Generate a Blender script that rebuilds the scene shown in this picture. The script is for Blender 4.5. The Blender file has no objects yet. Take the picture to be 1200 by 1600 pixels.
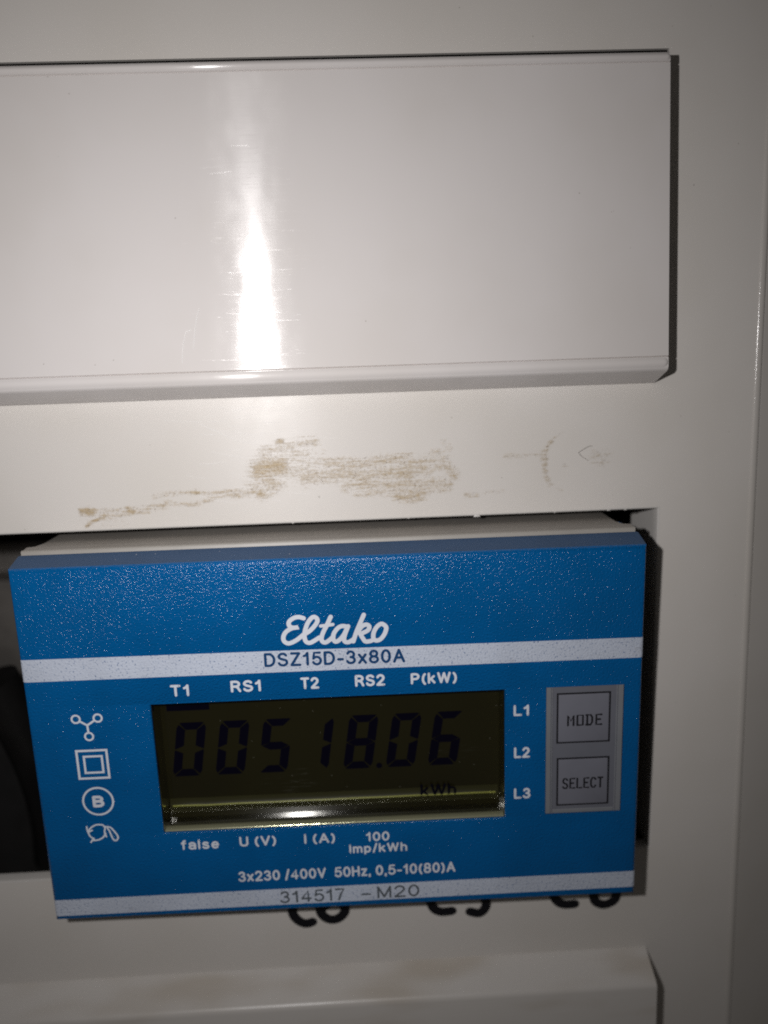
import bpy, math, random
from mathutils import Vector, Matrix, noise

random.seed(7)
scene = bpy.context.scene
MM = 0.001          # everything below is written in millimetres and built in metres

# ------------------------------------------------------------------ camera
cam_data = bpy.data.cameras.new('phone_camera')
cam = bpy.data.objects.new('phone_camera', cam_data)
scene.collection.objects.link(cam)
scene.camera = cam
AX = [(0.9986763725933779, -0.0383230508929993, -0.034305197769220065),
      (-0.040279593871141633, -0.1679578261737911, -0.9849709249234468),
      (0.03198526444018565, 0.9850489898463056, -0.1692791495177839)]
right, up, back = Vector(AX[0]), -Vector(AX[1]), -Vector(AX[2])
rotm = Matrix((right, up, back)).transposed().to_4x4()
cam.matrix_world = Matrix.Translation(Vector((-37.023, -92.672, 62.876)) * MM) @ rotm
cam_data.sensor_fit = 'VERTICAL'
cam_data.sensor_height = 5.7333
cam_data.lens = 4.3
cam_data.clip_start = 0.002
cam_data.clip_end = 5.0
cam_data.dof.use_dof = True
cam_data.dof.focus_distance = 0.0870
cam_data.dof.aperture_fstop = 1.9

# ------------------------------------------------------------------ world: an unlit cellar, only a trace of room light
world = bpy.data.worlds.new('World')
scene.world = world
world.use_nodes = True
bg = world.node_tree.nodes['Background']
bg.inputs['Color'].default_value = (1.0, 0.93, 0.86, 1)
bg.inputs['Strength'].default_value = 0.03

# ------------------------------------------------------------------ the phone's flash, beside the lens
fl = bpy.data.lights.new('phone_flash', 'AREA')
fl.shape = 'DISK'
fl.size = 3.0 * MM
fl.energy = 0.0300
fl.color = (1.0, 0.972, 0.965)
fl.spread = math.radians(112)
flash = bpy.data.objects.new('phone_flash', fl)
scene.collection.objects.link(flash)
FL_AIM = (rotm.to_3x3() @ Matrix.Rotation(math.radians(-5.0), 3, 'Y'))
flash.matrix_world = Matrix.Translation(Vector((-57.8, -92.0, 70.0)) * MM) @ FL_AIM.to_4x4()

scene.render.engine = 'CYCLES'
scene.view_settings.view_transform = 'Standard'
scene.view_settings.look = 'None'
scene.view_settings.exposure = 0.0
scene.view_settings.gamma = 1.0
scene.cycles.use_denoising = False
scene.cycles.caustics_reflective = True
scene.cycles.blur_glossy = 0.3
scene.cycles.sample_clamp_indirect = 3.0
scene.cycles.filter_width = 1.9
scene.cycles.max_bounces = 6

# ------------------------------------------------------------------ helpers
def link(o, parent=None):
    scene.collection.objects.link(o)
    if parent is not None:
        o.parent = parent
    return o

def empty(name, loc=(0, 0, 0), rot=(0, 0, 0)):
    o = bpy.data.objects.new(name, None)
    o.empty_display_size = 0.005
    o.location = Vector(loc) * MM
    o.rotation_euler = rot
    return link(o)

def tag(o, label, cat, group=None):
    o['label'] = label
    o['category'] = cat
    if group:
        o['group'] = group
    return o

class MB:
    """collects vertices (mm) and faces; build() links ONE mesh object"""
    def __init__(self):
        self.v, self.f = [], []
    def add(self, vs, fs):
        n = len(self.v)
        self.v += [tuple(p) for p in vs]
        self.f += [tuple(i + n for i in q) for q in fs]
        return n
    def quad(self, a, b, c, d):
        self.add([a, b, c, d], [(0, 1, 2, 3)])
    def box(self, x0, x1, y0, y1, z0, z1):
        self.add([(x0, y0, z0), (x1, y0, z0), (x1, y1, z0), (x0, y1, z0),
                  (x0, y0, z1), (x1, y0, z1), (x1, y1, z1), (x0, y1, z1)],
                 [(0, 1, 5, 4), (1, 2, 6, 5), (2, 3, 7, 6), (3, 0, 4, 7), (4, 5, 6, 7), (3, 2, 1, 0)])
    def loops(self, rings, close_first=False, close_last=False):
        """rings: equal-length closed rings of points, bridged one to the next"""
        k = len(rings[0])
        base = self.add([p for r in rings for p in r], [])
        for i in range(len(rings) - 1):
            for j in range(k):
                a = base + i * k + j
                b = base + i * k + (j + 1) % k
                self.f.append((a, b, b + k, a + k))
        if close_first:
            self.f.append(tuple(base + j for j in range(k))[::-1])
        if close_last:
            self.f.append(tuple(base + (len(rings) - 1) * k + j for j in range(k)))
    def strip(self, rows):
        """rows: open polylines of equal length bridged to a sheet"""
        k = len(rows[0])
        base = self.add([p for r in rows for p in r], [])
        for i in range(len(rows) - 1):
            for j in range(k - 1):
                a = base + i * k + j
                self.f.append((a, a + 1, a + k + 1, a + k))
    def tube(self, pts, r, n=10):
        pts = [Vector(p) for p in pts]
        rings = []
        ref = Vector((0.3, 0.9, 0.2)).normalized()
        for i, p in enumerate(pts):
            d = (pts[min(i + 1, len(pts) - 1)] - pts[max(i - 1, 0)]).normalized()
            u = d.cross(ref).normalized()
            w = d.cross(u)
            rings.append([tuple(p + (u * math.cos(2 * math.pi * q / n) + w * math.sin(2 * math.pi * q / n)) * r) for q in range(n)])
        self.loops(rings, True, True)
    def build(self, name, mat, parent=None, smooth=35, attr=None):
        me = bpy.data.meshes.new(name)
        me.from_pydata([(x * MM, y * MM, z * MM) for x, y, z in self.v], [], self.f)
        me.materials.append(mat)
        if attr:
            at = me.attributes.new(attr[0], 'FLOAT', 'POINT')
            at.data.foreach_set('value', attr[1])
        finish(me, smooth)
        return link(bpy.data.objects.new(name, me), parent)

def finish(me, smooth=35):
    import bmesh
    bm = bmesh.new()
    bm.from_mesh(me)
    bmesh.ops.remove_doubles(bm, verts=bm.verts, dist=1e-7)
    bmesh.ops.recalc_face_normals(bm, faces=bm.faces)
    bm.to_mesh(me)
    bm.free()
    if smooth:
        me.polygons.foreach_set('use_smooth', [True] * len(me.polygons))
        me.set_sharp_from_angle(angle=math.radians(smooth))
    me.update()

def rect(x0, x1, z0, z1, y):
    return [(x0, y, z0), (x1, y, z0), (x1, y, z1), (x0, y, z1)]

def rrect(x0, x1, z0, z1, y, r, n=4):
    out = []
    for cx, cz, a0 in ((x1 - r, z1 - r, 0), (x0 + r, z1 - r, 90), (x0 + r, z0 + r, 180), (x1 - r, z0 + r, 270)):
        for i in range(n + 1):
            a = math.radians(a0 + 90 * i / n)
            out.append((cx + r * math.cos(a), y, cz + r * math.sin(a)))
    return out

# ------------------------------------------------------------------ node helpers
class NT:
    def __init__(self, name):
        self.m = bpy.data.materials.new(name)
        self.m.use_nodes = True
        self.t = self.m.node_tree
        self.t.nodes.clear()
        self.out = self.n('ShaderNodeOutputMaterial')
        self.b = self.n('ShaderNodeBsdfPrincipled')
        self.l(self.b.outputs[0], self.out.inputs['Surface'])
        self.tc = self.n('ShaderNodeTexCoord')
    def n(self, kind, **kw):
        q = self.t.nodes.new(kind)
        for k, v in kw.items():
            setattr(q, k, v)
        return q
    def l(self, a, b):
        self.t.links.new(a, b)
    def coords(self, scale=(1, 1, 1), rot=(0, 0, 0), loc=(0, 0, 0)):
        """object coordinates in millimetres times scale"""
        mp = self.n('ShaderNodeMapping')
        mp.inputs['Scale'].default_value = [1000 * s for s in scale]
        mp.inputs['Rotation'].default_value = rot
        mp.inputs['Location'].default_value = loc
        self.l(self.tc.outputs['Object'], mp.inputs[0])
        return mp.outputs[0]
    def noise(self, scale=(1, 1, 1), detail=2, rough=.5, distort=0, rot=(0, 0, 0), loc=(0, 0, 0)):
        q = self.n('ShaderNodeTexNoise')
        q.inputs['Scale'].default_value = 1.0
        q.inputs['Detail'].default_value = detail
        q.inputs['Roughness'].default_value = rough
        q.inputs['Distortion'].default_value = distort
        self.l(self.coords(scale, rot, loc), q.inputs['Vector'])
        return q.outputs[0]
    def ramp(self, src, a, b, lo=0., hi=1.):
        q = self.n('ShaderNodeMapRange', interpolation_type='SMOOTHSTEP')
        q.inputs[1].default_value, q.inputs[2].default_value = a, b
        q.inputs[3].default_value, q.inputs[4].default_value = lo, hi
        self.l(src, q.inputs[0])
        return q.outputs[0]
    def math(self, op, a, b=None):
        q = self.n('ShaderNodeMath', operation=op)
        for i, s in enumerate((a, b)):
            if s is None:
                continue
            if isinstance(s, (int, float)):
                q.inputs[i].default_value = s
            else:
                self.l(s, q.inputs[i])
        return q.outputs[0]
    def mix(self, fac, a, b):
        q = self.n('ShaderNodeMix', data_type='RGBA')
        for sock, s in ((q.inputs[0], fac), (q.inputs[6], a), (q.inputs[7], b)):
            if isinstance(s, tuple):
                sock.default_value = (*s, 1)
            elif isinstance(s, (int, float)):
                sock.default_value = s
            else:
                self.l(s, sock)
        return q.outputs[2]
    def bump(self, height, dist_um, prev=None, strength=1.0):
        q = self.n('ShaderNodeBump')
        q.inputs['Strength'].default_value = strength
        q.inputs['Distance'].default_value = dist_um * 1e-6
        self.l(height, q.inputs['Height'])
        if prev is not None:
            self.l(prev, q.inputs['Normal'])
        return q.outputs[0]
    def set(self, **kw):
        for k, v in kw.items():
            sock = self.b.inputs[k.replace('_', ' ')]
            if isinstance(v, tuple):
                sock.default_value = (*v, 1) if len(v) == 3 else v
            elif isinstance(v, (int, float)):
                sock.default_value = v
            else:
                self.l(v, sock)
        return self.m

# ------------------------------------------------------------------ materials
def specks(nt, scale, size, seed):
    """sparse dots of dirt: 1 inside a dot"""
    v = nt.n('ShaderNodeTexVoronoi')
    v.inputs['Scale'].default_value = 1.0
    nt.l(nt.coords((scale,) * 3, loc=(seed, seed * .7, seed * .3)), v.inputs['Vector'])
    d = nt.ramp(v.outputs['Distance'], size * .6, size, 1, 0)
    pick = nt.n('ShaderNodeSeparateColor')
    nt.l(v.outputs['Color'], pick.inputs[0])
    return nt.math('MULTIPLY', d, nt.ramp(pick.outputs[0], .76, .78))

def plastic(name, base, rough, streak, grain, residue=False, aniso=.8, spec=.33, wave=25):
    nt = NT(name)
    cloud = nt.noise((.06, .06, .06), 3)
    col = nt.mix(nt.ramp(cloud, .35, .75), base, tuple(c * k for c, k in zip(base, (.95, .945, .93))))
    col = nt.mix(nt.math('MULTIPLY', specks(nt, .22, .045, 3.1), .8), col, (.13, .11, .09))
    col = nt.mix(nt.math('MULTIPLY', specks(nt, .5, .05, 11.7), .45), col, (.25, .22, .18))
    # extrusion lines: long in x, very short in z; they draw the flash out vertically
    h1 = nt.noise((.10, 1, 7.), 4, .65)
    h2 = nt.noise((5., 5., 5.), 2, .6)
    nrm = nt.bump(nt.noise((.13, .13, .10), 2, .5), wave)
    nrm = nt.bump(h1, streak, nrm)
    nrm = nt.bump(h2, grain, nrm)
    # faint curved wiping scratches
    h3 = nt.noise((.16, 1, 3.2), 3, .7, .6, rot=(0, math.radians(12), 0))
    nrm = nt.bump(nt.ramp(h3, .60, .72), streak * .5, nrm)
    rg = nt.ramp(nt.noise((.12, .12, .12), 3, .6), .3, .75, rough * .85, rough * 1.25)
    if residue:
        at = nt.n('ShaderNodeAttribute', attribute_name='residue')
        d = at.outputs['Fac']
        streaks = nt.noise((.35, 1, 2.8), 6, .72, .4)
        lump = nt.noise((2.2, 2.2, 3.2), 5, .7)
        mask = nt.ramp(nt.math('ADD', nt.math('ADD', d, nt.math('MULTIPLY', nt.math('SUBTRACT', streaks, .5), 1.7)),
                               nt.math('MULTIPLY', nt.math('SUBTRACT', lump, .5), 1.3)), .20, 1.0)
        mask = nt.math('MULTIPLY', mask, nt.ramp(d, .03, .22))
        brown = nt.mix(nt.ramp(nt.noise((2.2, 2.2, 3.5), 5, .7), .50, .74), (.47, .37, .235), (.19, .13, .08))
        col = nt.mix(mask, col, brown)
        dots = nt.math('MULTIPLY', nt.ramp(nt.noise((3.2, 3.2, 4.2), 5, .75), .55, .64), nt.ramp(d, .14, .42))
        col = nt.mix(nt.math('MULTIPLY', dots, .8), col, (.17, .125, .085))
        nrm = nt.bump(nt.math('MULTIPLY', mask, nt.noise((3.5, 3.5, 4.5), 4, .65)), 60, nrm)
        rg = nt.mix(mask, rg, (.30, .30, .30))
    tan = nt.n('ShaderNodeCombineXYZ')
    tan.inputs[2].default_value = 1.0          # drawn plastic: the extrusion lines run along x
    return nt.set(Base_Color=col, Roughness=rg, Normal=nrm, Specular_IOR_Level=spec, Anisotropic=aniso, Tangent=tan.outputs[0])

WHITE = (.70, .668, .632)
M_cover = plastic('cover_plastic', WHITE, .33, 4, 1.2, residue=True, aniso=.6, spec=.2)
M_blank = plastic('blank_plastic', (.72, .686, .672), .20, 3.0, 1.0, aniso=1.0, spec=.42, wave=70)

def dusty_blank():
    nt = NT('soiled_blank_plastic')
    z = nt.noise((.05, .12, .2), 2, .5)
    col = nt.mix(nt.ramp(z, .44, .70, 0, .55), (.69, .66, .625), (.48, .41, .32))
    col = nt.mix(nt.math('MULTIPLY', specks(nt, .35, .06, 5.5), .7), col, (.18, .14, .1))
    nrm = nt.bump(nt.noise((.1, 1, 7), 4, .65), 14)
    return nt.set(Base_Color=col, Roughness=.3, Normal=nrm)
M_soiled = dusty_blank()

def grained(name, base, amp, rough, pits=None, spec=.5, dust=0.):
    """spark-eroded moulded plastic: fine pebbles that glitter in the flash"""
    nt = NT(name)
    h = nt.noise((4.4, 4.4, 4.4), 2, .5)
    h2 = nt.noise((11, 11, 11), 2, .5)
    nrm = nt.bump(h, amp)
    nrm = nt.bump(h2, amp * .12, nrm)
    col = nt.mix(nt.ramp(nt.noise((.15, .15, .15), 3), .35, .7), base, tuple(c * .9 for c in base))
    if pits:
        col = nt.mix(nt.ramp(nt.noise((4.2, 4.2, 4.2), 3, .55), .43, .30), col, pits)
        smut = nt.math('MULTIPLY', nt.ramp(nt.noise((.35, .35, .5), 4, .7), .60, .78), .35)
        col = nt.mix(smut, col, (.25, .22, .2))
    if dust:
        col = nt.mix(dust, col, (.42, .40, .38))
        col = nt.mix(nt.math('MULTIPLY', specks(nt, 1.4, .12, 2.2), .6), col, (.75, .72, .7))
    return nt.set(Base_Color=col, Roughness=rough, Normal=nrm, Specular_IOR_Level=spec)

BLUE = (.0, .108, .33)
M_blue = grained('blue_case', BLUE, 130, .17, spec=.43)
M_ink = grained('white_ink', (.62, .68, .80), 80, .35, pits=(.10, .17, .34))
M_text = grained('white_lettering', (.76, .80, .88), 30, .35)
M_blueink = grained('blue_lettering', (.008, .06, .18), 20, .35)
M_greyink = grained('grey_lettering', (.11, .13, .15), 10, .5)
M_bluetop = grained('dusty_blue_edge', (.008, .060, .16), 20, .55, dust=.05)
M_lit_rim = grained('housing_lit_rim', (.35, .33, .30), 8, .45)  # paler than the housing: the bevel's lit edge put into the colour
M_beige = grained('housing_beige', (.27, .25, .225), 12, .5, dust=.06)
M_key = grained('keypad_grey', (.160, .167, .198), 5, .5)
M_keyedge = grained('keypad_edge_grey', (.23, .24, .26), 5, .4)
M_button = grained('button_grey', (.185, .190, .228), 5, .5)
M_black = NT('black_print').set(Base_Color=(.012, .012, .016), Roughness=.5)

def lcd():
    nt = NT('display_glass')
    col = nt.mix(nt.ramp(nt.noise((.05, .05, .08), 2), .35, .7), (.0140, .0126, .0036), (.0098, .0086, .0030))
    v = nt.math('MULTIPLY', specks(nt, 1.1, .07, 8.8), .5)
    col = nt.mix(v, col, (.25, .25, .2))
    scr = nt.noise((.25, 1, 4.5), 4, .7, .4, rot=(0, math.radians(-7), 0))
    patch = nt.ramp(nt.noise((.11, .11, .16), 2, .5, loc=(3.3, 0, 1.2)), .58, .72)
    sm = nt.math('MULTIPLY', nt.math('MULTIPLY', nt.ramp(scr, .56, .68), patch), .22)
    col = nt.mix(sm, col, (.16, .16, .13))
    return nt.set(Base_Color=col, Roughness=.07, Specular_IOR_Level=.9)
M_lcd = lcd()
M_seg = NT('display_segment').set(Base_Color=(.0011, .0008, .0062), Roughness=.12)

def bezel():
    nt = NT('display_bezel_gloss')
    nrm = nt.bump(nt.noise((7, 7, .4), 3, .6), .6)
    return nt.set(Base_Color=(.62, .62, .56), Metallic=1.0, Roughness=.08, Normal=nrm)
M_bezel = bezel()
def lip():  # yellowish tint stands in for the caustic line mirrored in the ledge
    nt = NT('mirrored_glow_yellow')
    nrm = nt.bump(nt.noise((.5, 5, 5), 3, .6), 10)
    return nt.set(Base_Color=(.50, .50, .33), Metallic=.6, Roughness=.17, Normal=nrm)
M_glow_lip = lip()
def ledge():
    nt = NT('bezel_ledge_grey')
    nrm = nt.bump(nt.noise((4, 4, .4), 3, .6), .8)
    return nt.set(Base_Color=(.55, .55, .52), Metallic=1.0, Roughness=.12, Normal=nrm)
M_ledge = ledge()
def caustic_glow():  # olive of an added strip that imitates the glow round the flash caustic
    nt = NT('caustic_glow_olive')
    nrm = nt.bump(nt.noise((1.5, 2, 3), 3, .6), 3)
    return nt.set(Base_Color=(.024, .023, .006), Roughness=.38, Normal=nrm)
M_caustic_glow = caustic_glow()
M_caustic_line = NT('painted_caustic_line').set(Base_Color=(.26, .27, .055), Roughness=.3)  # yellow-green colour stands in for the flash caustic on the display

def dark(name, col, rough=.5, metal=0.):
    nt = NT(name)
    c = nt.mix(nt.ramp(nt.noise((.15, .15, .15), 4, .6), .35, .7), col, tuple(q * .7 for q in col))
    nrm = nt.bump(nt.noise((.8, .8, .8), 4, .6), 20)
    return nt.set(Base_Color=c, Roughness=rough, Normal=nrm, Metallic=metal)
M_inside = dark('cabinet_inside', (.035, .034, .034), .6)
M_cable = dark('cable_sheath', (.010, .0095, .0095), .38)
M_rail = dark('rail_zinc', (.30, .28, .26), .45, .6)
M_marker = NT('marker_ink').set(Base_Color=(.006, .006, .009), Roughness=.35)
M_hair = NT('hair').set(Base_Color=(.13, .115, .10), Roughness=.5)
M_terminal = dark('terminal_grey', (.045, .045, .05), .5)
M_scratch = NT('scratch_gloss').set(Base_Color=(.85, .84, .83), Roughness=.2)

RESIDUE= [[[[-70.3,48.51],[-69.09,48.39]],0.47,1.0],[[[-69.54,48.4],[-65.73,48.33],[-63.8,48.48],[-60.31,48.81]],0.39,0.6],[[[-64.95,48.45],[-64.43,48.27]],0.39,1.0],[[[-70.1,46.7],[-68.87,47.43],[-67.69,47.86]],0.23,0.9],[[[-67.7,47.7],[-64.99,47.98],[-62.51,48.27]],0.31,0.5],[[[-69.97,47.95],[-67.37,47.13],[-66.24,46.85]],0.93,0.28],[[[-61.75,49.97],[-60.05,50.21],[-57.12,50.33],[-54.06,50.13],[-50.96,50.32]],0.31,0.55],[[[-60.44,49.13],[-57.23,48.84],[-53.7,49.72],[-49.44,50.1]],0.31,0.6],[[[-52.57,49.44],[-49.07,49.77]],0.23,0.5],[[[-57.13,50.25],[-56.35,50.3]],0.31,0.8],[[[-49.79,50.58],[-48.52,49.91]],0.78,0.6],[[[-49.07,49.69],[-48.77,49.6]],0.31,1.0],[[[-48.89,52.65],[-47.72,53.0],[-46.33,53.1]],0.93,0.85],[[[-48.17,51.85],[-47.23,50.8]],0.85,0.65],[[[-49.42,50.34],[-46.3,50.84]],0.62,0.4],[[[-48.38,54.72],[-46.05,55.25],[-42.18,55.88]],0.62,0.45],[[[-46.47,56.04],[-46.0,56.09]],0.31,0.9],[[[-46.87,54.36],[-41.52,53.69]],1.09,0.38],[[[-46.2,52.55],[-41.59,52.14],[-38.52,51.47]],1.09,0.45],[[[-40.76,53.35],[-36.91,53.05],[-33.79,53.39],[-30.68,53.51]],0.54,0.6],[[[-43.16,51.65],[-39.29,51.74],[-33.07,51.81],[-29.17,51.89]],0.85,0.62],[[[-36.92,52.74],[-32.27,52.4],[-26.8,52.81]],0.93,0.5],[[[-38.57,50.3],[-34.68,50.38],[-30.77,50.3],[-26.08,50.12]],0.62,0.6],[[[-37.05,49.45],[-32.37,49.42],[-29.23,49.61],[-26.09,49.72]],0.54,0.55],[[[-32.38,48.87],[-30.43,48.55],[-29.24,48.98]],0.54,0.7],[[[-31.91,51.6],[-30.74,51.4]],0.54,0.8],[[[-30.74,51.4],[-28.77,52.03],[-26.43,52.17]],0.31,0.6],[[[-26.04,52.0],[-25.27,51.19]],0.54,0.65],[[[-26.6,55.29],[-25.83,54.49]],0.47,0.4],[[[-28.18,54.11],[-27.16,54.23]],0.31,0.5],[[[-26.79,53.36],[-26.02,52.94]],0.39,0.5],[[[-23.9,48.61],[-22.56,48.55]],0.31,0.6],[[[-21.77,48.84],[-19.17,48.89]],0.23,0.45],[[[-13.32,54.8],[-13.87,54.04],[-14.18,53.11],[-14.26,51.86],[-14.02,50.51],[-13.47,49.54]],0.31,0.62],[[[-14.18,53.43],[-14.34,52.65]],0.47,0.6],[[[-18.98,53.22],[-16.23,53.19],[-14.26,53.43]],0.31,0.45],[[[-13.09,55.26],[-11.91,55.83]],0.16,0.4],[[[-12.67,49.11],[-11.88,48.6]],0.16,0.35],[[[-7.95,52.8],[-6.76,52.67]],0.7,0.42],[[[-7.55,52.08],[-6.99,51.74]],0.39,0.35],[[[-11.89,51.85],[-11.58,51.76]],0.31,0.4]]
LOGO = {
'E': [[31.82, 36.91], [31.3, 37.08], [30.73, 36.99], [30.21, 36.61], [30.16, 36.16], [30.52, 35.87], [31.19, 35.89], [30.45, 35.8], [29.79, 35.42], [29.47, 34.91], [29.48, 34.38], [29.85, 34.06], [30.35, 34.12], [31.01, 34.47], [31.61, 34.94]] ,
'l': [[31.61, 34.94], [32.42, 35.41], [33.1, 36.11], [33.34, 36.62], [33.14, 36.97], [32.76, 36.96], [32.26, 36.37], [31.93, 35.56], [31.79, 34.81], [31.92, 34.2], [32.34, 34.0], [32.86, 34.23], [33.45, 34.59]] ,
't': [[34.82, 36.96], [34.38, 36.05], [33.9, 35.17], [33.68, 34.5], [33.78, 34.09], [34.13, 33.98], [34.65, 34.31], [35.02, 34.67]] ,
'tb': [[33.66, 35.93], [35.02, 36.05]] ,
'a1': [[36.57, 35.73], [36.07, 35.83], [35.57, 35.62], [35.11, 35.04], [34.98, 34.44], [35.2, 34.02], [35.64, 34.19], [36.17, 34.77], [36.59, 35.58]] ,
'a2': [[36.71, 35.77], [36.4, 35.06], [36.19, 34.39], [36.28, 33.98], [36.7, 33.91], [37.19, 34.19]] ,
'k1': [[38.5, 37.04], [38.04, 36.04], [37.61, 35.08], [37.21, 33.97]] ,
'k2': [[37.65, 34.93], [38.21, 35.66], [38.71, 35.89], [39.06, 35.67], [38.9, 35.22], [38.25, 34.9], [38.03, 34.84], [38.29, 34.3], [38.56, 33.91], [39.07, 33.91]] ,
'o': [[40.78, 35.7], [40.43, 35.91], [39.92, 35.59], [39.53, 34.92], [39.48, 34.24], [39.79, 33.96], [40.29, 34.13], [40.74, 34.72], [40.95, 35.39], [40.78, 35.73]] ,
'ob': [[39.07, 33.91], [39.43, 34.05]] ,
}

# ------------------------------------------------------------------ the cabinet cover (front plane y = 0, slot right edge x = 0, slot bottom z = 0)
FOLD = 12.15
cover = tag(empty('cabinet_cover'), 'scuffed off-white plastic cabinet cover with brown stains around the meter slot', 'cabinet cover')

def seg_dist(px, pz, pts):
    best = 9e9
    for (x0, z0), (x1, z1) in zip(pts, pts[1:]):
        dx, dz = x1 - x0, z1 - z0
        t = ((px - x0) * dx + (pz - z0) * dz) / (dx * dx + dz * dz + 1e-9)
        t = max(0., min(1., t))
        best = min(best, math.hypot(px - x0 - t * dx, pz - z0 - t * dz))
    return best

def residue_at(x, z):
    d = 0.
    for pts, w, k in RESIDUE:
        w = w * 1.45 if w > .5 else w * 1.15
        if x < min(p[0] for p in pts) - 3 * w or x > max(p[0] for p in pts) + 3 * w:
            continue
        q = seg_dist(x, z, pts) / w
        if q < 3:
            d = max(d, k * .9 * math.exp(-q * q * .8))
    return d

def build_cover():
    m = MB()
    xs = [-150, -130, -75, -.1, .25, FOLD - 1.0]
    zs = [-70, -.25, 46.25, 63, 98.55, 150]
    for i in range(len(xs) - 1):
        for j in range(len(zs) - 1):
            x0, x1, z0, z1 = xs[i], xs[i + 1], zs[j], zs[j + 1]
            xm, zm = (x0 + x1) / 2, (z0 + z1) / 2
            if -130 < xm < .25 and -.25 < zm < 46.25:
                continue
            if -130 < xm < -.1 and 63 < zm < 98.55:
                continue
            if xm > -75 and xm < .25 and 46.25 < zm < 63:
                nx, nz = max(2, int((x1 - x0) / .22)), int((z1 - z0) / .22)
                m.strip([[(x0 + (x1 - x0) * a / nx, 0, z0 + (z1 - z0) * b / nz) for a in range(nx + 1)] for b in range(nz + 1)])
            else:
                m.quad((x0, 0, z0), (x1, 0, z0), (x1, 0, z1), (x0, 0, z1))
    # folded right-hand edge: rounded, then sloping back
    prof = []
    sl = math.radians(21)
    prof.append((FOLD - 1.0, 0))
    R = 1.6
    for k in range(5):
        a = sl * (k + 1) / 5
        prof.append((FOLD - .2 + R * math.sin(a), R * (1 - math.cos(a))))
    px, py = prof[-1]
    prof.append((px + 30 * math.cos(sl), py + 30 * math.sin(sl)))
    m.strip([[(x, y, z) for x, y in prof] for z in (-70, 150)])
    rib = MB()                               # a low rounded rib along the fold
    rib.strip([[(FOLD - .3 + .42 * math.cos(math.radians(180 - 170 * k / 8)), .02 - .20 * math.sin(math.radians(180 - 170 * k / 8)), z) for k in range(9)] for z in (-70, 20, 60, 100, 150)])
    rib.build('edge_rib', M_rib, cover, smooth=60)
    me_attr = [residue_at(x, z) if (46 < z < 63 and x > -75) else 0. for x, y, z in m.v]
    # doubles are kept apart here so that the attribute stays aligned
    me = bpy.data.meshes.new('panel')
    me.from_pydata([(x * MM, y * MM, z * MM) for x, y, z in m.v], [], m.f)
    me.materials.append(M_cover)
    at = me.attributes.new('residue', 'FLOAT', 'POINT')
    at.data.foreach_set('value', me_attr)
    me.polygons.foreach_set('use_smooth', [True] * len(me.polygons))
    me.set_sharp_from_angle(angle=math.radians(40))
    link(bpy.data.objects.new('panel', me), cover)
    # the slot's rounded lip and the flange running back from it
    m = MB()
    rings = []
    for off, y in ((.25, 0), (.16, .03), (.08, .09), (.03, .16), (0, .25), (0, 1.7), (1.4, 1.7)):
        rings.append(rect(-130 - off, off, -off, 46 + off, y))
    m.loops(rings)
    m.quad((0, 1.7, -.02), (0, 9.2, -.02), (0, 9.2, 46.02), (0, 1.7, 46.02))       # the right-hand side runs further back
    m.quad((0, 9.2, -.02), (1.4, 9.2, -.02), (1.4, 9.2, 46.02), (0, 9.2, 46.02))
    o = m.build('slot_flange', M_flange, cover)
    m = MB()
    m.loops([rect(-130, -.1, 63, 98.55, y) for y in (0, .2, .5)])
    m.build('blanked_slot_flange', M_flange, cover)
    # little burrs left on the slot's upper edge
    for x, s in ((-22.6, .42), (-6.2, .22), (-4.1, .2), (-45.2, .16), (-31, .14), (-12.9, .16)):
        m = MB()
        rings = []
        for t, k in ((-.55, 1), (-.25, .9), (.1, .65), (.3, .2)):
            rings.append([(x + s * k * math.cos(a), -.02 - s * k * .35 * (1 + math.sin(a)) * .5, 46.1 + t * s * .8) for a in [2 * math.pi * q / 8 for q in range(8)]])
        m.loops(rings, True, True)
        m.build('burr', M_flange, cover)
M_flange = plastic('flange_plastic', (.62, .60, .575), .35, 2., 1.)
M_rib = plastic('rib_plastic', (.60, .57, .535), .16, 2, 10., aniso=0., spec=.8)
build_cover()

# marker writing on the cover, mostly hidden behind the meter's lower edge
def ribbon(m, pts, w, y, n_cap=8, sub=4, dy=.0004):
    """flat pen stroke in the x-z plane at depth y; pieces are stepped so that none are coplanar"""
    P = [Vector(p) for p in pts]
    if sub > 1 and len(P) > 2:
        Q = []
        for i in range(len(P) - 1):
            p0, p1, p2, p3 = P[max(i - 1, 0)], P[i], P[i + 1], P[min(i + 2, len(P) - 1)]
            for k in range(sub):
                t = k / sub
                Q.append(.5 * ((2 * p1) + (p2 - p0) * t + (2 * p0 - 5 * p1 + 4 * p2 - p3) * t * t + (3 * p1 - p0 - 3 * p2 + p3) * t ** 3))
        P = Q + [P[-1]]
    L, Rr = [], []
    for i, p in enumerate(P):
        d = P[min(i + 1, len(P) - 1)] - P[max(i - 1, 0)]
        d = d.normalized() if d.length > 1e-9 else Vector((1, 0))
        nrm = Vector((-d.y, d.x)) * (w / 2)
        L.append((p + nrm)); Rr.append((p - nrm))
    for i in range(len(P) - 1):
        yy = y - i * dy
        m.quad((L[i].x, yy, L[i].y), (Rr[i].x, yy, Rr[i].y), (Rr[i + 1].x, yy - dy, Rr[i + 1].y), (L[i + 1].x, yy - dy, L[i + 1].y))
    for e, (p, yy) in enumerate(((P[0], y + dy), (P[-1], y - len(P) * dy))):
        m.add([(p.x + w / 2 * math.cos(2 * math.pi * q / n_cap), yy, p.y + w / 2 * math.sin(2 * math.pi * q / n_cap)) for q in range(n_cap)],
              [tuple(range(n_cap))])

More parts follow.
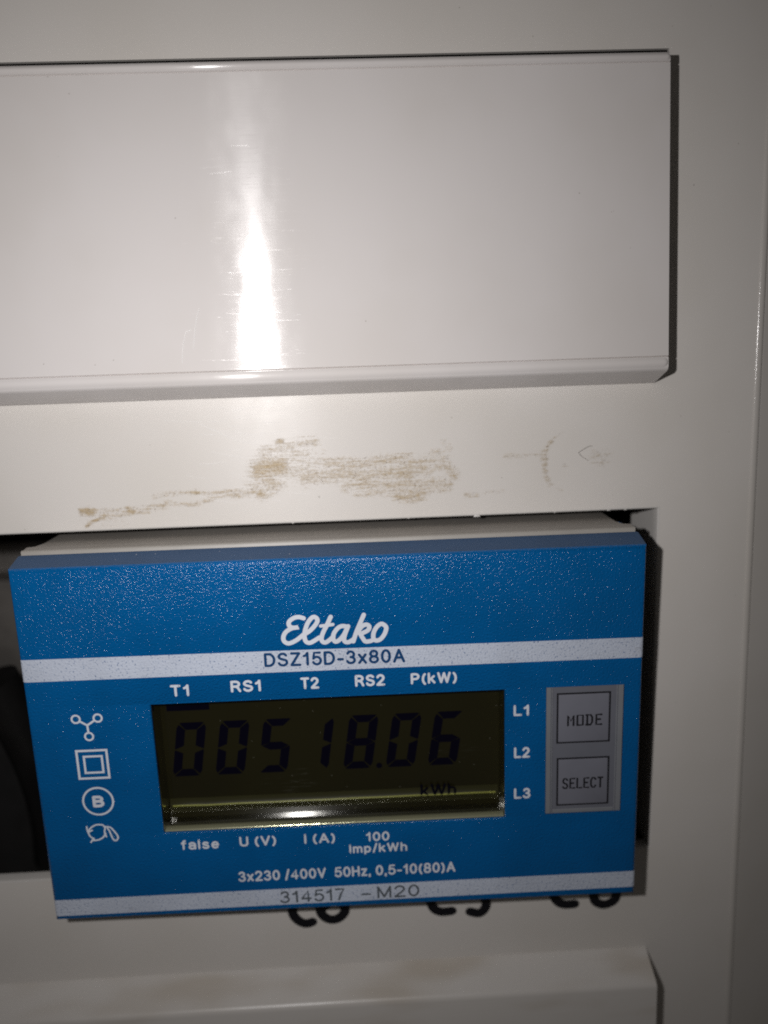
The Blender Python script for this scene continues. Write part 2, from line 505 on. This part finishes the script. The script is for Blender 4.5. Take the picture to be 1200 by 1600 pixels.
for strokes in (
    [[(-45.6, -3.0), (-46.6, -2.7), (-47.9, -4.2), (-48.1, -6.49), (-47.9, -7.43), (-47.2, -8.25), (-46.34, -8.6), (-45.5, -8.4)],
     [(-42.0, -3.0), (-43.9, -4.4), (-44.4, -6.4), (-44.1, -7.5), (-43.1, -8.2), (-41.9, -8.0), (-41.1, -7.0), (-41.5, -5.9), (-42.9, -5.6), (-44.1, -6.4)]],
    [[(-26.6, -2.8), (-28.0, -2.6), (-29.3, -4.2), (-29.55, -6.3), (-29.1, -7.5), (-28.1, -8.0), (-26.7, -7.95)],
     [(-22.4, -2.9), (-24.3, -2.9), (-24.4, -4.9), (-23.0, -5.2), (-22.2, -6.4), (-22.15, -7.6), (-22.98, -8.5), (-24.3, -8.2)]],
    [[(-9.9, -2.7), (-11.2, -2.5), (-12.6, -4.0), (-12.9, -6.2), (-12.4, -7.4), (-11.4, -7.95), (-10.0, -7.95)],
     [(-5.8, -2.8), (-7.1, -3.6), (-6.8, -4.8), (-5.6, -5.4), (-4.4, -6.4), (-4.6, -7.7), (-6.0, -8.3), (-7.2, -7.7), (-7.3, -6.5), (-5.9, -5.4), (-4.8, -4.4), (-4.9, -3.3), (-5.8, -2.8)]]):
    m = MB()
    for q, s in enumerate(strokes):
        ribbon(m, s, 1.3, -.03 - .02 * q)
    m.build('marker_lettering', M_marker, cover, smooth=0)

m = MB()
m.tube([(-8.36, -.08, 54.07), (-8.6, -.1, 54.1), (-8.91, -.1, 54.01), (-9.5, -.12, 53.7), (-10.05, -.1, 53.36), (-9.8, -.1, 53.0), (-9.53, -.1, 52.78), (-9.1, -.1, 52.5), (-8.74, -.08, 52.28)], .024, 6)
tag(m.build('hair', M_hair), 'short dark bent hair stuck on the cover above the slot corner', 'hair')

# ------------------------------------------------------------------ blanking strips clipped in above and below
def strip_profile(zs, ys, x0, xr):
    """sheet extruded along x; xr(z) gives the right-hand end"""
    m = MB()
    a = [(x0, y, z) for y, z in zip(ys, zs)]
    b = [(xr(z), y, z) for y, z in zip(ys, zs)]
    m.strip([a, b])
    n = m.add(b, [])
    m.f.append(tuple(range(n, n + len(b))))
    return m

blank = tag(empty('blanking_strip', (-60, 0, 61.4)), 'wide glossy off-white blanking strip above the stains with flash glare', 'blanking strip', 'blanking strips clipped into the cover')
def sh(m, dx=60, dz=-61.4):
    m.v = [(x + dx, y, z + dz) for x, y, z in m.v]
    return m
xr_up = lambda z: -.92 - (z - 63) * .022
Z = [61.2, 61.42, 61.56, 62.78, 62.93, 63.1, 63.3, 64.38, 64.46, 64.54, 80, 95.51, 95.59, 95.67, 96.40, 96.57, 96.65, 96.65]
Y = [1.5, -.12, -.5, -3.85, -4.08, -4.22, -4.3, -4.3, -4.1, -4.3, -4.3, -4.3, -4.1, -4.3, -4.28, -4.18, -3.95, 3.0]
sh(strip_profile(Z, Y, -150, xr_up)).build('panel', M_blank, blank, smooth=50)
def bead(z0, z1, proud, xend):
    m = MB()
    rows = []
    for k in range(9):
        t = k / 8
        a = math.pi * t
        rows.append((-4.27 - proud * math.sin(a), z0 + (z1 - z0) * t))
    h = (z1 - z0)
    A = [(-150, y, z) for y, z in rows]
    B = [(xend - .5 * h, y, z) for y, z in rows]
    # rounded end
    C = []
    for s in (.35, .65, .87, 1.0):
        C.append([(xend - .5 * h + .5 * h * s, -4.27 + (y + 4.27) * math.sqrt(max(0, 1 - s * s)), (z0 + z1) / 2 + (z - (z0 + z1) / 2) * math.sqrt(max(0.003, 1 - s * s))) for y, z in rows])
    m.strip([A, B] + C)
    return m
sh(bead(63.20, 64.38, .22, xr_up(64) - .02)).build('bead', M_blank, blank, smooth=60)
sh(bead(95.67, 96.53, .25, xr_up(96) - .02)).build('bead', M_blank, blank, smooth=60)
# two scratches and a dent catch the light
for pts in ([(-53.86, 71.38), (-54.15, 70.5), (-54.5, 68.9), (-54.82, 67.04)], [(-55.45, 68.94), (-55.9, 67.6), (-56.05, 66.5), (-56.15, 65.47)], [(-55.45, 68.94), (-54.9, 69.1)]):
    m = MB()
    m.tube([(x, -4.30, z) for x, z in pts], .035, 6)
    sh(m).build('scratch', M_scratch, blank)

rs = random.Random(5)
m = MB()
for k in range(5):                        # hairline wiping scratches round the glare
    x = -48.5 + rs.gauss(0, 1.7); z = rs.uniform(68, 90); L = rs.uniform(.3, 1.2); sl_ = rs.uniform(-.06, .10)
    m.tube([(x - L, -4.298, z - L * sl_), (x, -4.302, z), (x + L, -4.298, z + L * sl_ + rs.uniform(-.05, .05))], rs.uniform(.005, .010), 6)
o = sh(m).build('hairline_scratches', M_scratch, blank)
o['kind'] = 'stuff'
m = MB()
for k in range(40):
    x = -49 + rs.gauss(0, 3.4); z = rs.uniform(48.5, 60.8); L = rs.uniform(.4, 2.4); sl_ = rs.uniform(-.25, .12)
    m.tube([(x - L, .003, z - L * sl_ + .06 * L), (x, -.003, z), (x + L, .003, z + L * sl_ + .06 * L)], rs.uniform(.010, .02), 6)
for k in range(7):
    x = -56 + k * .55; z = 58.2 - k * .28
    m.tube([(x + .0, .003, z + .5), (x + 1.6, -.003, z - .35), (x + 3.6, .0, z - .75), (x + 5.4, .003, z - .7)], .012, 6)
o = m.build('hairline_scratches', M_scratch, cover)
o['kind'] = 'stuff'

low = tag(empty('blanking_strip', (-60, 0, -15.1)), 'soiled off-white blanking strip below the meter, its top edge seen', 'blanking strip', 'blanking strips clipped into the cover')
Zl = [-14.9, -15.12, -15.35, -17.15, -17.4, -17.65, -17.95, -40, -66]
Yl = [1.5, -.12, -.5, -3.85, -4.12, -4.25, -4.3, -4.3, -4.3]
sh(strip_profile(Zl, Yl, -150, lambda z: -.12), 60, 15.1).build('panel', M_soiled, low, smooth=40)

# ------------------------------------------------------------------ inside the cabinet
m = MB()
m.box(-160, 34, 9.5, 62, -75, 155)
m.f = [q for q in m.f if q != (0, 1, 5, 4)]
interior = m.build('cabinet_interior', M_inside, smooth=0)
interior['kind'] = 'structure'
m = MB()
prof = [(46, 36), (46, 31), (38.5, 31), (38.5, 9), (46, 9), (46, 4)]
m.strip([[(x, y, z) for y, z in prof] for x in (-158, 30)])
m.strip([[(x, y + 1, z + (1 if z > 20 else -1) * (-1 if 38 < y < 39 else 0)) for y, z in prof] for x in (-158, 30)])
tag(m.build('mounting_rail', M_rail, smooth=0), 'dull grey metal mounting rail in the dark gap left of the meter', 'rail')
m = MB()
m.tube([(-93 + 5.5 * math.sin(t * 1.9 + .4), 15 + 9 * t, 22 - 34 * t) for t in [k / 20 for k in range(21)]], 3.4, 16)
tag(m.build('cable', M_cable), 'thick black cable bending down in the gap left of the meter', 'cable')

# ------------------------------------------------------------------ the energy meter (local frame: x right, y into the cabinet, z up, face at y = 0)
METER_ROT = (math.radians(2.09948899), math.radians(-.06036133), math.radians(-.87896893))
K = 1.03                                              # four modules: 72 mm wide
CAM = Vector((-37.023, -92.672, 62.876))
meter = tag(empty('energy_meter', CAM + K * (Vector((-75.4367, -8.5223, .2233)) - CAM), METER_ROT),
            'blue electricity meter with dark digital display and two grey keys', 'electricity meter')
meter.scale = (K, K, K)
LX0, LX1, LZ0, LZ1 = 13.95, 54.2, 11.05, 27.5      # display window
KX0, KX1, KZ0, KZ1 = 58.95, 67.95, 11.27, 27.4     # keypad

def build_case():
    m = MB()
    xs = [.42, LX0 - .12, LX1 + .12, KX0, KX1, 69.58]
    zs = [.34, LZ0 - .12, KZ0, KZ1, LZ1 + .12, 43.3]
    for i in range(len(xs) - 1):
        for j in range(len(zs) - 1):
            x0, x1, z0, z1 = xs[i], xs[i + 1], zs[j], zs[j + 1]
            xm, zm = (x0 + x1) / 2, (z0 + z1) / 2
            if LX0 < xm < LX1 and LZ0 < zm < LZ1:
                continue
            if KX0 < xm < KX1 and KZ0 < zm < KZ1:
                continue
            m.quad((x0, 0, z0), (x1, 0, z0), (x1, 0, z1), (x0, 0, z1))
    m.loops([rect(.42, 69.58, .34, 43.3, 0), rect(.22, 69.78, .16, 43.5, .06), rect(.07, 69.93, .05, 43.66, .2), rect(0, 70, 0, 43.76, .45)])
    m.loops([rect(LX0 - .12, LX1 + .12, LZ0 - .12, LZ1 + .12, 0), rect(LX0 - .03, LX1 + .03, LZ0 - .03, LZ1 + .03, .05), rect(LX0, LX1, LZ0, LZ1, .14), rect(LX0, LX1, LZ0, LZ1, .3)])
    m.loops([rect(KX0, KX1, KZ0, KZ1, 0), rect(KX0, KX1, KZ0, KZ1, .4)])
    m.build('front_case', M_blue, meter, smooth=50)
    m = MB()
    m.loops([rect(0, 70, 0, 43.76, .45), rect(0, 70, 0, 43.95, 1.2), rect(0, 70, 0, 44.45, 3.1), rect(.2, 69.8, .2, 44.5, 3.25), rect(1.4, 68.6, 1.4, 43.0, 3.3)])
    m.build('case_edge', M_bluetop, meter, smooth=25)
    m = MB()
    m.loops([rect(1.0, 69.0, 1.0, 43.2, 3.36), rect(.25, 69.75, .3, 44.72, 3.36), rect(.2, 69.8, .25, 44.85, 3.5), rect(.2, 69.8, .25, 45.0, 5.0), rect(1.0, 69.0, .4, 45.0, 5.3), rect(1.5, 68.5, 1, 45.02, 6.6), rect(1.6, 68.4, 1, 44.5, 46)], False, True)
    m.build('housing', M_beige, meter, smooth=30)
    m = MB()
    m.loops([rect(.24, 69.76, 44.0, 44.76, 3.33), rect(.2, 69.8, 44.0, 44.92, 3.45), rect(.2, 69.8, 44.0, 44.97, 3.75)], True, True)
    m.build('housing_lit_rim', M_lit_rim, meter, smooth=40)
    for x0 in (.55, 68.75):
        m = MB()
        m.loops([rrect(x0, x0 + .75, 40, 44.75, 5.35, .2), rrect(x0, x0 + .75, 40, 44.7, 7.6, .2)], True, True)
        m.build('latch', M_blue, meter)
build_case()

def plate(name, x0, x1, z0, z1, y, mat, parent):
    m = MB()
    m.loops([rect(x0, x1, z0, z1, y), rect(x0, x1, z0, z1, y + .05)], True, True)
    return m.build(name, mat, parent, smooth=0)
# printed white bands
m = MB(); e = .02
m.strip([[(.42, -.012, 30.68), (69.58, -.012, 30.60)], [(.42, -.012, 33.34), (69.58, -.012, 33.02)]])
m.strip([[(.42, -.012, 33.34), (.22, .05, 33.34), (.06, .19, 33.34)], [(.42, -.012, 30.68), (.22, .05, 30.68), (.06, .19, 30.68)]])
m.strip([[(69.58, -.012, 33.02), (69.78, .05, 33.02), (69.94, .19, 33.02)], [(69.58, -.012, 30.60), (69.78, .05, 30.60), (69.94, .19, 30.60)]])
m.build('printed_band', M_ink, meter, smooth=50)
m = MB()
m.strip([[(.42, -.012, .62), (69.58, -.012, .98)], [(.42, -.012, 2.80), (69.58, -.012, 3.14)]])
m.strip([[(.42, -.012, 2.80), (.22, .05, 2.80), (.06, .19, 2.80)], [(.42, -.012, .62), (.22, .05, .62), (.06, .19, .62)]])
m.strip([[(69.58, -.012, 3.14), (69.78, .05, 3.14), (69.94, .19, 3.14)], [(69.58, -.012, .98), (69.78, .05, .98), (69.94, .19, .98)]])
m.build('printed_band', M_ink, meter, smooth=50)

# ---- lettering: a grotesque drawn as pen strokes (cap height 1)
def arc(cx, cy, rx, ry, a0, a1, n=10):
    return [(cx + rx * math.cos(math.radians(a0 + (a1 - a0) * i / n)), cy + ry * math.sin(math.radians(a0 + (a1 - a0) * i / n))) for i in range(n + 1)]
XH = .70
GLYPH = {
 '0': (.52, [arc(.26, .5, .26, .5, 90, 450, 24)]),
 '1': (.30, [[(.0, .74), (.14, .82), (.24, 1.0)], [(.24, 1), (.24, 0)]]),
 '2': (.52, [arc(.26, .72, .25, .28, 165, -25, 12) + [(.38, .45), (.02, .04)], [(.0, .0), (.54, .0)]]),
 '3': (.52, [arc(.25, .755, .22, .245, 160, -90, 12), arc(.25, .26, .26, .26, 90, -160, 14)]),
 '4': (.56, [[(.40, 0), (.40, 1), (.0, .30)], [(.0, .27), (.56, .27)]]),
 '5': (.52, [[(.48, 1), (.10, 1), (.04, .50)], [(.04, .50)] + arc(.26, .32, .27, .32, 135, -155, 16)]),
 '6': (.52, [[(.47, .90)] + arc(.28, .66, .27, .34, 55, 175, 8) + [(.0, .45)], arc(.26, .31, .26, .31, 0, 360, 20)]),
 '7': (.50, [[(.0, 1), (.52, 1), (.30, .5), (.18, 0)]]),
 '8': (.52, [arc(.26, .755, .22, .245, 0, 360, 20), arc(.26, .26, .26, .26, 0, 360, 20)]),
 'A': (.66, [[(.0, 0), (.33, 1)], [(.33, 1), (.66, 0)], [(.13, .34), (.53, .34)]]),
 'B': (.54, [[(0, 0), (0, 1)], [(0, 1)] + arc(.28, .76, .24, .24, 90, -90, 8) + [(0, .52)], [(0, .52)] + arc(.30, .26, .26, .26, 90, -90, 8) + [(0, 0)]]),
 'D': (.60, [[(0, 0), (0, 1)], [(0, 1), (.20, 1)] + arc(.24, .5, .36, .5, 85, -85, 14) + [(.20, 0), (0, 0)]]),
 'H': (.56, [[(0, 0), (0, 1)], [(.56, 0), (.56, 1)], [(0, .52), (.56, .52)]]),
 'I': (.0, [[(0, 0), (0, 1)]]),
 'L': (.46, [[(0, 1), (0, 0)], [(0, 0), (.48, 0)]]),
 'M': (.68, [[(0, 0), (0, 1)], [(0, 1), (.34, .06)], [(.34, .06), (.68, 1)], [(.68, 1), (.68, 0)]]),
 'P': (.52, [[(0, 0), (0, 1)], [(0, 1)] + arc(.26, .73, .27, .27, 90, -90, 10) + [(0, .46)]]),
 'R': (.58, [[(0, 0), (0, 1)], [(0, 1)] + arc(.28, .745, .26, .255, 90, -90, 10) + [(0, .49)], [(.30, .47), (.44, .36), (.58, 0)]]),
 'S': (.56, [arc(.28, .755, .26, .245, 25, 200, 12) + [(.16, .56), (.40, .47)] + arc(.28, .26, .28, .26, 40, -165, 12)]),
 'T': (.58, [[(0, 1), (.58, 1)], [(.29, 1), (.29, 0)]]),
 'U': (.56, [[(0, 1), (0, .30)] + arc(.28, .29, .28, .29, 180, 360, 12) + [(.56, 1)]]),
 'V': (.62, [[(0, 1), (.31, 0)], [(.31, 0), (.62, 1)]]),
 'W': (.92, [[(0, 1), (.22, 0)], [(.22, 0), (.46, .98)], [(.46, .98), (.70, 0)], [(.70, 0), (.92, 1)]]),
 'Z': (.56, [[(.02, 1), (.55, 1)], [(.55, 1), (.0, 0)], [(.0, 0), (.58, 0)]]),
 'a': (.46, [arc(.23, .50, .22, .22, 165, 0, 8) + [(.45, .0)], arc(.22, .19, .22, .20, 20, 330, 14)]),
 'e': (.46, [[(.02, .36), (.45, .36)], arc(.235, .35, .225, .35, 0, 315, 18)]),
 'f': (.26, [[(.10, 0), (.10, .80)] + arc(.24, .82, .14, .18, 180, 90, 5), [(-.02, XH), (.26, XH)]]),
 'h': (.44, [[(0, 0), (0, 1)], arc(.22, .46, .22, .24, 180, 0, 10) + [(.44, 0)]]),
 'k': (.44, [[(0, 0), (0, 1)], [(.40, XH), (.02, .28)], [(.16, .42), (.44, 0)]]),
 'l': (.0, [[(0, 0), (0, 1)]]),
 'm': (.72, [[(0, 0), (0, XH)], arc(.18, .48, .18, .22, 180, 0, 8) + [(.36, 0)], arc(.54, .48, .18, .22, 180, 0, 8) + [(.72, 0)]]),
 'p': (.46, [[(0, -.24), (0, XH)], arc(.23, .35, .23, .35, 0, 360, 18)]),
 's': (.42, [arc(.21, .52, .19, .18, 25, 200, 8) + [(.30, .34)] + arc(.21, .18, .21, .18, 40, -165, 8)]),
 'x': (.44, [[(0, 0), (.44, XH)], [(0, XH), (.44, 0)]]),
 'z': (.40, [[(0, XH), (.40, XH)], [(.40, XH), (0, 0)], [(0, 0), (.42, 0)]]),
 '-': (.30, [[(0, .36), (.30, .36)]]),
 '/': (.26, [[(0, -.08), (.28, 1.06)]]),
 ',': (.04, [[(.02, .05), (.0, -.16)]]),
 '(': (.20, [arc(.46, .42, .42, .68, 128, 232, 10)]),
 ')': (.20, [arc(-.26, .42, .42, .68, 52, -52, 10)]),
}
def text(body, x0, x1, z, cap, mat=None, parent=None, y=-.02, bold=.20, z1=None, name='lettering'):
    """x0..x1 extent, z baseline (z1 baseline at the right end), cap height in mm, bold = stroke / cap height"""
    w = bold * cap
    pen, strokes = 0., []
    for c in body:
        if c == ' ':
            pen += .34
            continue
        wd, ss = GLYPH[c]
        for s in ss:
            strokes.append([(pen + px, py) for px, py in s])
        pen += wd + bold + .13
    a = min(p[0] for s in strokes for p in s)
    b = max(p[0] for s in strokes for p in s)
    k = (x1 - x0 - w) / max(1e-6, b - a) if b > a else 0
    z1 = z if z1 is None else z1
    m = MB()
    for q, s in enumerate(strokes):
        P = []
        for px, py in s:
            u = (px - a) / max(1e-6, b - a)
            P.append((x0 + w / 2 + (px - a) * k, z + (z1 - z) * u + w / 2 + (cap - w) * py))
        ribbon(m, P, w, y - q * .0012, n_cap=8, sub=1, dy=.00003)
    return m.build(name, mat or M_text, parent or meter, smooth=0)

text('DSZ15D-3x80A', 27.12, 42.95, 31.32, 1.68, M_blueink, bold=.18, z1=31.2)
text('T1', 16.35, 18.45, 28.24, 1.42)
text('RS1', 23.15, 26.55, 28.45, 1.42)
text('T2', 31.03, 33.13, 28.48, 1.42)
text('RS2', 37.19, 40.6, 28.5, 1.42)
text('P(kW)', 43.51, 48.75, 28.5, 1.36)
text('L1', 55.2, 56.98, 24.05, 1.38)
text('L2', 55.25, 57.12, 18.75, 1.38)
text('L3', 55.25, 57.2, 13.5, 1.38)
text('false', 15.82, 20.3, 8.78, 1.3, bold=.19)
text('U (V)', 22.72, 27.03, 8.86, 1.32, bold=.19)
text('I (A)', 30.35, 34.0, 8.84, 1.32, bold=.19)
text('100', 37.66, 40.44, 8.78, 1.24, bold=.19)
text('Imp/kWh', 35.62, 42.5, 7.30, 1.2, bold=.19)
text('3x230 /400V  50Hz, 0,5-10(80)A', 22.24, 48.2, 4.14, 1.4, bold=.18, z1=4.2)
text('314517', 27.02, 34.85, .95, 1.66, M_greyink, bold=.15, z1=1.0)
text('-', 36.75, 37.95, 1.10, 1.5, M_greyink, bold=.15)
text('M20', 38.72, 43.8, 1.0, 1.66, M_greyink, bold=.15, z1=1.06)

m = MB()
for q, (k, s) in enumerate(LOGO.items()):
    ribbon(m, s, .50 if k not in ('tb',) else .38, -.02 - .004 * q, n_cap=12, sub=5, dy=.00005)
m.build('script_lettering', M_text, meter, smooth=0)

# ---- symbols on the left
def ring(m, cx, cz, r, w, y=-.025, n=28):
    a = [(cx + (r + w / 2) * math.cos(2 * math.pi * q / n), y, cz + (r + w / 2) * math.sin(2 * math.pi * q / n)) for q in range(n)]
    b = [(cx + (r - w / 2) * math.cos(2 * math.pi * q / n), y, cz + (r - w / 2) * math.sin(2 * math.pi * q / n)) for q in range(n)]
    m.loops([a, b])
def frame(m, x0, x1, z0, z1, w, y=-.025):
    m.loops([rect(x0, x1, z0, z1, y), rect(x0 + w, x1 - w, z0 + w, z1 - w, y)])
m = MB()
C = (6.63, 25.2)
for k, (x, z) in enumerate(((5.41, 26.0), (7.89, 26.04), (6.68, 23.82))):
    ring(m, x, z, .46, .22)
    d = Vector((C[0] - x, C[1] - z)).normalized() * .5
    ribbon(m, [(x + d.x, z + d.y), C], .24, -.028 - k * .002, sub=1)
m.build('star_symbol', M_text, meter, smooth=0)
m = MB(); frame(m, 4.88, 8.56, 18.46, 22.2, .27); frame(m, 5.66, 7.95, 19.17, 21.46, .25)
m.build('double_square_symbol', M_text, meter, smooth=0)
m = MB(); ring(m, 6.8, 15.63, 1.72, .24, n=48)
o = m.build('ring_symbol', M_text, meter, smooth=0)
text('B', 6.15, 7.5, 14.85, 1.5, bold=.24, parent=o)
m = MB()
for q, s in enumerate(([[6.99, 12.55], [6.24, 12.6], [5.55, 12.22], [5.21, 11.75]], [[5.11, 12.41], [5.2, 11.72], [5.69, 11.92]], [[5.2, 11.69], [5.37, 11.15], [5.8, 10.77]],
        [[5.39, 10.35], [5.75, 10.87]], [[5.6, 10.6], [6.24, 10.62], [6.87, 10.94], [7.22, 11.45]], [[7.04, 12.5], [7.22, 12.17], [7.11, 11.59], [7.27, 11.0]],
        [[7.25, 12.3], [7.83, 12.2], [8.25, 11.65], [8.6, 10.98], [8.46, 10.52], [8.12, 10.5], [7.9, 10.96], [7.7, 11.7], [7.5, 12.1]])):
    ribbon(m, s, .2, -.022 - q * .003, dy=.00005)
m.build('loop_symbol', M_text, meter, smooth=0)

# ---- display
D = 2.8
disp = bpy.data.objects.new('display', None)
link(disp, meter)
m = MB()
m.quad((LX0, D, LZ0), (LX1, D, LZ0), (LX1, D, LZ1), (LX0, D, LZ1))
m.build('glass', M_lcd, disp, smooth=0)
g = .004
def inner(i, y, zi=None):
    zi = i if zi is None else zi
    return rect(LX0 + i, LX1 - i, LZ0 + zi, LZ1 - i, y)
m = MB()
m.loops([inner(g, .31), inner(.03, .36, .06), inner(.05, .48, .11), inner(.07, .75, .14), inner(.09, 1.15, .15)])
m.build('bezel_frame', M_bezel, disp, smooth=50)
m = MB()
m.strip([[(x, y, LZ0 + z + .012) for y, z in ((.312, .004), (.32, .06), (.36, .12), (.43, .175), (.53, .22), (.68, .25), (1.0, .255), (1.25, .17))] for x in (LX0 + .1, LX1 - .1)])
m.build('mirrored_glow_lip', M_glow_lip, disp, smooth=60)
m = MB()
m.loops([inner(.09, 1.15, .15), inner(.10, 1.25, .17), inner(.12, 1.6, .18)])
m.build('bezel', M_bezel, disp, smooth=50)
m = MB()
m.loops([inner(.12, 1.6, .18), inner(.2, D - .02, .22)])
m.build('bezel_ledge', M_ledge, disp, smooth=50)
m = MB()  # added strip and bead shaped like the caustic, not parts of the display
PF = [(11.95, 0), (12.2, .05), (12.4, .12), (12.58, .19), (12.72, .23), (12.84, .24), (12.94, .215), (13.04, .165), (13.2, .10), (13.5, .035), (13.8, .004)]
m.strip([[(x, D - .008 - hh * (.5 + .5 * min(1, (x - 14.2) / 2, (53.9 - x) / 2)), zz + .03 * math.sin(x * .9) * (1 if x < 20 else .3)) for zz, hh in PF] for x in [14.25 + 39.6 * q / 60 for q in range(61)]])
m.build('caustic_glow_strip', M_caustic_glow, disp, smooth=80)
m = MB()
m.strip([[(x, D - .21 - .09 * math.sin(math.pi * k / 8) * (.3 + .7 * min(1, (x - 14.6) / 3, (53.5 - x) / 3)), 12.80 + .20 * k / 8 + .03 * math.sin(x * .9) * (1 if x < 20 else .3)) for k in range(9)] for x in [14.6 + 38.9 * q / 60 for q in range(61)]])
m.build('painted_caustic_line', M_caustic_line, disp, smooth=80)

# seven-segment digits, drawn in a 3.3 x 6.9 cell and slanted
SEG = {'0': 'abcdef', '1': 'bc', '5': 'afgcd', '6': 'afgedc', '8': 'abcdefg'}
W, Hh, T, G = 3.45, 6.9, 1.08, .05
def seg_poly(s):
    h2 = Hh / 2
    if s == 'a': return [(G + .22, Hh - .06), (G + .5, Hh), (W - G - .5, Hh), (W - G - .22, Hh - .06), (W - T, Hh - T * .85), (T, Hh - T * .85)]
    if s == 'd': return [(x, Hh - z) for x, z in seg_poly('a')][::-1]
    if s == 'g': return [(G + .1, h2), (T, h2 + T * .45), (W - T, h2 + T * .45), (W - G - .1, h2), (W - T, h2 - T * .45), (T, h2 - T * .45)]
    if s == 'f': return [(0, Hh - .7), (.2, Hh - .25), (T - G, Hh - T * .85 - G), (T - G, h2 + T * .4 + G), (G, h2 + G), (0, h2 + .2)]
    if s == 'b': return [(W - x, z) for x, z in seg_poly('f')][::-1]
    if s == 'e': return [(x, Hh - z) for x, z in seg_poly('f')][::-1]
    if s == 'c': return [(W - x, Hh - z) for x, z in seg_poly('f')]
def digit(ch, x0, z0=16.72, slant=.16):
    m = MB()
    for s in SEG[ch]:
        p = [(x0 + x + slant * z, D - .03, z0 + z) for x, z in seg_poly(s)]
        m.add(p, [tuple(range(len(p)))])
    m.build('digit', M_seg, disp, smooth=0)
for ch, x in zip('0051806', (14.85, 19.95, 25.05, 29.95, 35.2, 40.3, 45.35)):
    digit(ch, x)
m = MB()
m.add([(39.55 + .36 * math.cos(a), D - .03, 16.98 + .36 * math.sin(a)) for a in [2 * math.pi * q / 14 for q in range(14)]], [tuple(range(14))])
m.build('decimal_point', M_seg, disp, smooth=0)
m = MB()
m.quad((14.9, D - .03, 25.15), (19.9, D - .03, 25.15), (19.9, D - .03, 26.1), (14.9, D - .03, 26.1))
m.build('cursor_bar', M_seg, disp, smooth=0)
text('kWh', 44.4, 48.7, 12.75, 1.65, M_seg, disp, y=D - .28, bold=.15, name='unit_lettering')

# ---- keypad
pad = MB()
pad.loops([rect(KX0 + .03, KX1 - .03, KZ0 + .03, KZ1 - .03, .12), rect(KX0 + .03, KX1 - .03, KZ0 + .03, KZ1 - .03, .5)], True, True)
pad = pad.build('keypad', M_key, meter, smooth=0)
m = MB()
for x0, x1 in ((KX0 + .05, KX0 + .62), (KX0 + .70, KX0 + .82), (KX1 - .85, KX1 - .70), (KX1 - .62, KX1 - .05)):
    m.loops([rect(x0, x1, KZ0 + .05, KZ1 - .05, .115), rect(x0 + .05, x1 - .05, KZ0 + .1, KZ1 - .1, .05)], False, True)
m.build('keypad_rib', M_keyedge, pad, smooth=0)
m = MB()
m.loops([rect(KX0 + .88, KX1 - .9, KZ0 + .05, KZ0 + .55, .115), rect(KX0 + .93, KX1 - .95, KZ0 + .1, KZ0 + .5, .06)], False, True)
m.build('keypad_rib', M_keyedge, pad, smooth=0)
GLY = {'M': [[(0, 0), (0, 1), (.5, .45), (1, 1), (1, 0)]], 'O': [[(0, 0), (0, 1), (1, 1), (1, 0), (0, 0)]],
       'D': [[(.1, 0), (.1, 1), (.7, 1), (1, .75), (1, .25), (.7, 0), (.1, 0)], [(-.08, 0), (.1, 0)], [(-.08, 1), (.1, 1)]],
       'E': [[(1, 1), (.05, 1), (.05, 0), (1, 0)], [(.05, .52), (.75, .52)]],
       'S': [[(.95, .85), (.7, 1), (.25, 1), (0, .8), (.15, .58), (.8, .42), (1, .2), (.75, 0), (.25, 0), (0, .15)]],
       'L': [[(.05, 1), (.05, 0), (1, 0)]], 'C': [[(1, .82), (.75, 1), (.3, 1), (0, .75), (0, .25), (.3, 0), (.75, 0), (1, .18)]],
       'T': [[(0, 1), (1, 1)], [(.5, 1), (.5, 0)]]}
def pad_word(word, x0, z0, cw, ch, gap, w):
    m = MB()
    for i, c in enumerate(word):
        for q, s in enumerate(GLY[c]):
            ribbon(m, [(x0 + i * (cw + gap) + x * cw, z0 + z * ch) for x, z in s], w, -.03 - q * .004 - i * .0005, sub=1, dy=.00005)
    m.build('key_lettering', M_black, pad, smooth=0)
for (x0, x1, z0, z1) in ((60.2, 66.45, 20.3, 26.6), (60.28, 66.48, 12.28, 18.46)):
    m = MB(); frame(m, x0, x1, z0, z1, .2, .100)
    m.build('key_outline', M_black, pad, smooth=0)
    m = MB()
    m.loops([rrect(x0 + .2, x1 - .2, z0 + .2, z1 - .2, .11, .12), rrect(x0 + .22, x1 - .22, z0 + .22, z1 - .22, .03, .12), rrect(x0 + .3, x1 - .3, z0 + .3, z1 - .3, 0, .12)], False, True)
    m.build('key', M_button, pad, smooth=30)
pad_word('MODE', 61.5, 22.6, .64, 1.22, .44, .23)
pad_word('SELECT', 61.02, 14.6, .54, 1.22, .285, .21)
